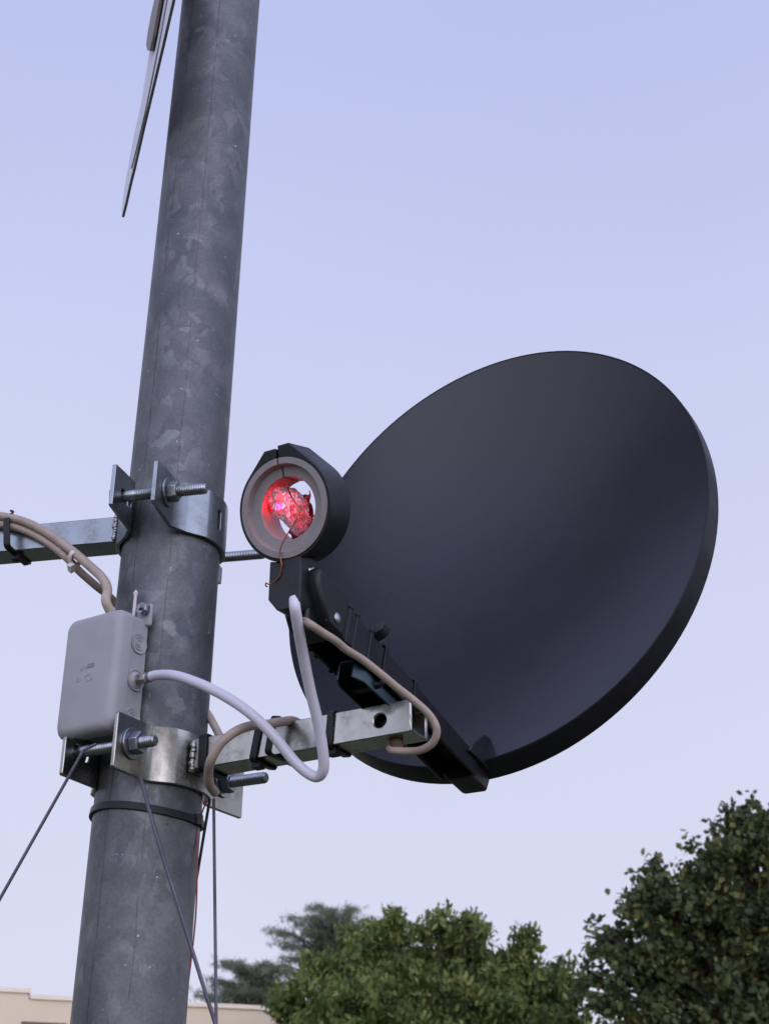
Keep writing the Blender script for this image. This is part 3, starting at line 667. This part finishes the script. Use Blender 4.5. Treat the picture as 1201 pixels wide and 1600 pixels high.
# ------------------------------------------------------------------ junction box
def rrect(x0, x1, z0, z1, r, n=8):
    out = []
    for cx, cz, a0 in ((x1-r, z1-r, 0), (x0+r, z1-r, 90), (x0+r, z0+r, 180), (x1-r, z0+r, 270)):
        for i in range(n+1): a = R_(a0+90*i/n); out.append((cx+r*math.cos(a), cz+r*math.sin(a)))
    return out
JB = cframe(34, 1.9085)
def junction_box():
    jx0, jx1, jy0, jy1, jz0, jz1 = -.0300, .0200, .0362, .0640, -.0395, .0425
    t = thing('junction_box', JB(-.008, .036, -.042), 'grey plastic junction box strapped to the pole beside the lower bracket', 'junction box')
    fr = Fr(JB.o, JB.x, JB.z, JB.y)
    bm = B(); loops = []
    for y, ins, r in ((jy0, 0, .004), (jy0+.0150, 0, .004)): loops.append([fr(a, b, y) for a, b in rrect(jx0+.0006, jx1-.0004, jz0+.0006, jz1-.0006, r)])
    loft(bm, loops); obj('base', bm, GREYB, t, bevel=.0008)
    bm = B(); loops = []; y1 = jy1; y0 = jy0+.0160; e_ = .0006
    for y, ins, r in ((y0, 0, .0065), (y1-.0052, .0003, .0065), (y1-.0032, .0010, .0066), (y1-.0015, .0022, .0070), (y1-.0004, .0040, .0070), (y1, .0058, .0065)):
        loops.append([fr(a, b, y) for a, b in rrect(jx0-e_+ins, jx1+e_-ins, jz0-e_+ins, jz1+e_-ins, r)])
    loft(bm, loops); lid = obj('lid', bm, GREYB, t, ang=50)
    # moulded marks in the lid: two short rows, with a ring and a bar
    def ctext(s, x, z, size, rot=0):
        cu = bpy.data.curves.new('m', 'FONT'); cu.body = s; cu.size = size; cu.extrude = .00012; cu.align_x = 'CENTER'
        ob = bpy.data.objects.new('m', cu); S.collection.objects.link(ob); bpy.context.view_layer.update()
        me = bpy.data.meshes.new_from_object(ob.evaluated_get(bpy.context.evaluated_depsgraph_get())); bpy.data.objects.remove(ob)
        b2 = B(); b2.from_mesh(me); bpy.data.meshes.remove(me); c, s_ = math.cos(rot), math.sin(rot)
        for v in b2.verts: X, Y = v.co.x*c - v.co.y*s_, v.co.x*s_ + v.co.y*c; v.co = fr(x+X, z+Y, jy1+.0001+v.co.z)
        return b2
    for s_, x, z, sz, rt in (('CE', -.0120, -.0010, .0042, math.pi), ('IP', -.0105, .0060, .0040, math.pi), ('55', -.0065, .0060, .0028, math.pi)):
        obj('moulded_mark', ctext(s_, x, z, sz, rt), GREYB, lid, smooth=False)
    bm = B(); sweep(bm, [fr(-.0030+.0032*math.cos(a), -.0028+.0022*math.sin(a), jy1+.0001) for a in [2*math.pi*i/28 for i in range(28)]], .00022, 6, closed=True); obj('moulded_mark', bm, GREYB, lid)
    bm = B(); box(bm, fr, -.0048, .0010, .0042, .0070, jy1-.0002, jy1+.0003); obj('moulded_mark', bm, simple('recessed_mark_grey', (.19,.185,.20), .6), lid, bevel=.0001)
    # grommets on the right-hand side
    for z, used in ((.0225, 0), (-.0030, 1), (-.0290, 0)):
        o = JB(jx1, jy0+.0082, z); bm = B(); prof = [(.0001, .0006), (.0012, .0010), (.0016, .0004), (.0028, .0009), (.0032, .0003), (.0044, .0008), (.0048, .0002), (.0062, .0008), (.0070, .0008), (.0074, -.0006)]
        if used: prof = [(.0001, .0026), (.0030, .0026), (.0038, .0018), (.0048, .0012), (.0060, .0004), (.0066, .0010), (.0072, .0010), (.0076, -.0006)]
        lathe(bm, o, JB.x, prof, 32); obj('grommet', bm, GREYB, t)
    o = JB(jx1+.0018, jy0+.0082, -.003); bm = B(); lathe(bm, o, JB.x, [(.0001, 0), (.0034, 0), (.0034, .0015), (.0030, .0018), (.0030, .0085), (.0035, .0090), (.0035, .0115), (.0001, .0115)], 24)
    hexa(bm, o, JB.x, .0068, .0018, .0080); obj('connector', bm, BRASS, t)
    bm = B(); o = JB(jx1-.0005, jy0+.004, jz1+.0055); hexa(bm, o, JB.y, .0078, 0, .005); lathe(bm, o, JB.y, [(.0001, .0076), (.0018, .0074), (.0020, .005)], 16); obj('screw', bm, ZBOLT, t)
    bm = B(); box(bm, JB, jx1-.009, jx1+.0035, jy0, jy0+.0036, jz1-.006, jz1+.010); obj('mounting_lug', bm, GREYB, t, bevel=.0015)
    return JB(jx1+.0133, jy0+.0082, -.003)
JC = junction_box()
# ------------------------------------------------------------------ cables
def cable(name, pts, r, mat, label, cat='cable', group=None, n=14, k=10):
    bm = B(); sweep(bm, catmull(pts, k), r, n); return obj(name, bm, mat, label=label, cat=cat, group=group)
ty = lambda x, y, z: TL(x, y, z)
cable('coax_cable', [JC-JB.x*.004, JC+JB.x*.007, P(275,1056,.903), P(311,1068,.888), P(350,1087,.874), P(390,1114,.862), P(426,1148,.855), P(462,1192,.850), P(490,1213,.846), P(504,1206,.842), P(505,1180,.840), P(497,1130,.838), P(485,1080,.834), P(473,1020,.826), P(465,975,.817), P(461,950,.814), P(460,936,.819)], .0033, WHITE,
      'thick white coaxial cable looping from the box to the feed ring')
cable('beige_cable', [TL(XE-.022,-.002,-.013), P(613,1172,.868), P(640,1174,.862), P(660,1171,.855), P(676,1160,.851), P(682,1141,.850), P(672,1119,.851), P(648,1096,.851), P(621,1075,.848), P(597,1055,.843), P(568,1032,.838), P(541,1015,.832), P(524,1001,.826), P(503,988,.820), P(484,975,.816), P(470,966,.824)], .0024, BEIGE,
      'stiff beige cable curling under the arm end and up the feed arm', group='beige cables')
cable('beige_cable', [P(336,1238,.900), P(328,1226,.878), P(326,1205,.868), P(331,1185,.862), P(345,1162,.862), P(368,1143,.866), P(392,1134,.872), P(415,1132,.878), P(438,1128,.890), P(456,1126,.906), P(470,1133,.916), P(482,1152,.920)], .0029, BEIGE,
      'beige cable arching over the square arm beside the lower bracket', group='beige cables')
cable('beige_cable', [P(300,1085,.985), P(322,1112,.972), P(334,1132,.960), P(344,1152,.950), P(352,1175,.935), P(372,1190,.925), P(420,1185,.915)], .0027, BEIGE,
      'short brown cable emerging from behind the pole above the square arm', group='beige cables')
cable('beige_cable', [P(-90,808,1.062), P(-30,805,1.052), P(10,808,1.0425), P(45,818,1.036), P(80,837,1.026), P(112,860,1.013), P(140,884,.998), P(160,903,.983), P(168,920,.970), P(166,940,.961), JB(-.0050,.046,.046), JB(-.0050,.046,.038)], .0033, BEIGE,
      'upper beige cable that bends down into the top of the grey box', group='beige cables')
cable('beige_cable', [P(-90,818,1.062), P(-30,817,1.052), P(8,820,1.0425), P(40,829,1.037), P(75,848,1.027), P(103,870,1.016), P(125,893,1.014), P(150,915,1.020), P(172,933,1.03), P(190,955,1.035), P(200,985,1.035)], .0029, BEIGE,
      'thinner beige cable that passes on behind the pole', group='beige cables')
# ------------------------------------------------------------------ zip ties
def tie_band(path, wdt, thk, up, mat, label, head=None, closed=True, group='black cable ties', tail=None):
    bm = B(); sweep(bm, path, 0, prof=[(thk/2, wdt/2), (-thk/2, wdt/2), (-thk/2, -wdt/2), (thk/2, -wdt/2)], up=up, closed=closed)
    if head: fr, a, b, c = head; box(bm, fr, -a, a, -b, b, -c, c)
    if tail: sweep(bm, tail, .0009, 6)
    return obj('cable_tie', bm, mat, label=label, cat='cable tie', group=group, bevel=.0003)
def tie_on_tube(fr, x, label, w=.023, h=.0205, clear=.0012, wdt=.0048, skew=0, bulge=None, head_z=-1, tail=None):
    a, b = w/2+clear, h/2+clear; r = .0025; pts = []
    for cy, cz, a0 in ((a-r, b-r, 0), (-a+r, b-r, 90), (-a+r, -b+r, 180), (a-r, -b+r, 270)):
        for i in range(6):
            t = R_(a0+90*i/5); y = cy+r*math.cos(t); z = cz+r*math.sin(t); by = 0
            if bulge and y > 0: y += bulge
            pts.append(fr(x + skew*z/h, y, z))
    head = (Fr(fr(x - skew*.5, w*.25, -b-.0018), fr.x, fr.y, fr.z), .0030, .0036, .0022) if head_z < 0 else None
    tie_band(pts, wdt, .0013, fr.y, TIE, label, head, tail=tail)
tie_on_tube(TL, .0485, 'black cable tie on the square arm, hard against the weld', w=.023, wdt=.0060, head_z=0, clear=.0014)
tie_on_tube(TL, .0890, 'black cable tie on the square arm where the white cable first crosses', skew=.004)
tie_on_tube(TL, .1060, 'black cable tie looped over white cable and square arm together', skew=.004, bulge=.0085, clear=.0015, head_z=0)
tie_on_tube(TL, .1430, 'black cable tie on the square arm nearest its drilled open end', skew=.002)
tie_on_tube(TU, -.1190, 'black cable tie with a bent tail on the upper left arm', w=.022, bulge=.0100, skew=-.003, head_z=-1, clear=.0015,
            tail=catmull([TU(-.119,.0212,.0085), TU(-.119,.0210,.0135), TU(-.1175,.0200,.0170), TU(-.1200,.0195,.0185)], 4))
# white tie round the two beige cables
def ring_path(o, ax, r1, r2, up, n=28):
    u = (Vector(up) - ax*ax.dot(Vector(up))).normalized(); w = ax.cross(u); return [o + u*r1*math.cos(2*math.pi*i/n) + w*r2*math.sin(2*math.pi*i/n) for i in range(n)], u
ca = (P(130,882,1.005)-P(103,862,1.017)).normalized(); pth, u = ring_path(P(117,874,1.0115), ca, .0068, .0042, UP-RT*.6)
tie_band(pth, .0036, .0012, u, TIEW, 'translucent white cable tie bundling two beige cables left of the pole', (Fr(P(112,887,1.008), ca, u, ca.cross(u)), .0020, .0032, .0022), group=None)
# ties on the feed arm
for a, lab in ((.0905, 'black cable tie round the feed arm level with the square arm end'), (.128, 'black cable tie round the feed arm just below the hooked clip')):
    t_, b_ = arm_top(a)+.0005, arm_bot(a)-.0030; w = .0141
    pts = [DF(w, b_, a), DF(w, (b_+t_)/2, a), DF(w, t_-.002, a), DF(w-.002, t_, a), DF(-w+.002, t_, a), DF(-w, t_-.002, a), DF(-w, (b_+t_)/2, a), DF(-w, b_, a), DF(-w+.002, b_-.002, a), DF(0, b_-.004, a+.001), DF(w-.002, b_-.002, a)]
    tie_band(pts, .0036, .0012, dh, TIE, lab)
# band round the pole under the lower bracket
tb = Fr((AX.x, AX.y, 0), (1,0,0), (0,1,0), (0,0,1)); pts = []
for i in range(72):
    a = 2*math.pi*i/72; x, y = math.cos(a), math.sin(a); z = 1.8255 - .0022*x + .0012*math.sin(a*2); pts.append(Vector((AX.x-.0010+(PR+.0018)*x, AX.y+(PR+.0012)*y, z)))
tie_band(pts, .0050, .0014, Vector((1,0,0)), TIE, 'long black cable tie circling the whole pole below the lower bracket', (Fr(Vector((AX.x+PR*.96+.001, AX.y-.010, 1.8235)), (1,0,0), (0,1,0), (0,0,1)), .0022, .0035, .0036))
# pale upright tie tail above the box
q0 = JB(.0085,.040,.040); q1 = q0 + Vector((0,0,.021))
bm = B(); sweep(bm, [q0, q1, q1+Vector((0,0,.0016)), q1+Vector((0,0,.0042))], .0011, 8, rfun=lambda t: 1 if t < .5 else (1.7 if t < .8 else .1))
obj('tie_tail', bm, TIEW, label='thin pale pointed tie tail standing upright behind the box top', cat='cable tie')
# ------------------------------------------------------------------ guy wires
def rope(name, pts, r, mat, label, group='thin wires hanging below the lower bracket', cat='wire'):
    bm = B(); path = []
    pts = [Vector(p) for p in pts]
    for a, b in zip(pts, pts[1:]):
        k = max(2, int((b-a).length/.01)) ; path += [a.lerp(b, i/k) for i in range(k)]
    path.append(pts[-1]); sweep(bm, path, r, 8); return obj(name, bm, mat, label=label, cat=cat, group=group)
def to_ground(a, b, z=0.0): return a + (b-a)*((z-a.z)/(b.z-a.z))
a_, b_ = P(131,1172,.880), P(0,1405,.842); rope('guy_wire', [P(150,1163,.885), a_, b_, to_ground(a_, b_)], .0010, STEEL, 'grey wire slanting from the lower bracket down to the left edge')
a_, b_ = P(219,1212,.893), P(336,1598,.815); rope('guy_wire', [a_, P(240,1290,.872), P(258,1350,.860), b_, to_ground(P(258,1350,.860), b_)], .0012, STEEL, 'grey wire crossing diagonally in front of the pole')
a_, b_ = P(334,1248,.925), P(338,1600,.842); rope('guy_wire', [a_, b_, to_ground(a_, b_)], .0010, STEEL, 'grey wire hanging straight down right of the pole')
a_, b_ = P(328,1248,.945), P(302,1405,.935); rope('guy_wire', [a_, b_, P(290,1490,.93), to_ground(b_, P(290,1490,.93))], .0010, simple('dark_wire', (.03,.03,.04), .5, .3), 'dark wire leaning back in behind the right side of the pole')
cable('red_wire', [P(324,1249,.93), P(315,1272,.93), P(308,1300,.925), P(308,1370,.91), P(306,1430,.905), P(300,1490,.90), P(293,1550,.89), P(289,1620,.88), P(288,1760,.87)], .00055, REDW, 'hair thin red wire trailing down beside the pole', 'wire', 'thin wires hanging below the lower bracket', 8)
# ------------------------------------------------------------------ road sign seen edge-on
def sign():
    az = R_(-12.4-5.5); hx = Vector((math.sin(az), math.cos(az), 0)); nz = Vector((math.cos(az), -math.sin(az), 0))   # nz points to the camera side
    p0 = P(232, 150, 1.16)
    if (CAM-p0).dot(nz) < 0: nz = -nz
    out = [(192,337), (197,318), (203,290), (210,262), (223,205), (236,150), (253,78), (271,0), (282,-60), (284,-170), (268,-230), (254,-200), (247,-60), (243,0), (236,65), (229,110), (221,160), (209,215), (197,280), (190,328)]
    pts = [onplane(x, y, p0, nz) for x, y in out]
    t = thing('road_sign', Vector((p0.x, p0.y, min(p.z for p in pts))), 'pale metal road sign seen almost edge-on left of the pole top', 'sign')
    bm = B(); a = [bm.verts.new(p) for p in pts]; b = [bm.verts.new(p - nz*.0015) for p in pts]; n = len(pts)
    bm.faces.new(a); bm.faces.new(b[::-1])
    for i in range(n): bm.faces.new((a[i], b[i], b[(i+1) % n], a[(i+1) % n]))
    obj('panel', bm, SIGNM, t, smooth=False)
    # folded rim along the right-hand lower edge, and a raised border
    bm = B(); path = [pts[i] for i in range(0, 9)]; dirs = nz
    loops = []
    for p in path: loops.append([p + nz*.0006, p + nz*.0006 + hx*.002, p - nz*.0017 + hx*.002, p - nz*.0017])
    loft(bm, loops); obj('folded_rim', bm, SIGND, t, smooth=False)
    bm = B(); inner = [(207,263), (215,232), (228,177), (240,118), (252,58), (263,-4), (270,-30)]
    sweep(bm, [onplane(x, y, p0, nz) + nz*.0006 for x, y in inner], .0006, 8); obj('border', bm, SIGND, t)
    rail = [(235,80), (233,70), (236,48), (241,22), (246,0), (252,-30), (260,-30), (254,0), (249,28), (244,56), (239,80)]
    rp_ = [onplane(x, y, p0 + nz*.0015, nz) for x, y in rail]
    bm = B(); a = [bm.verts.new(p) for p in rp_]; b = [bm.verts.new(p + nz*.0025) for p in rp_]; n = len(rp_); bm.faces.new(a); bm.faces.new(b[::-1])
    for i in range(n): bm.faces.new((a[i], b[i], b[(i+1) % n], a[(i+1) % n]))
    obj('mounting_rail', bm, BROWN, t, smooth=False)
    bm = B(); q = onplane(262, -90, p0, nz); sweep(bm, [q - nz*.002, Vector((AX.x, AX.y, q.z))], .012, 12); obj('bracket', bm, ZINC, t)
sign()
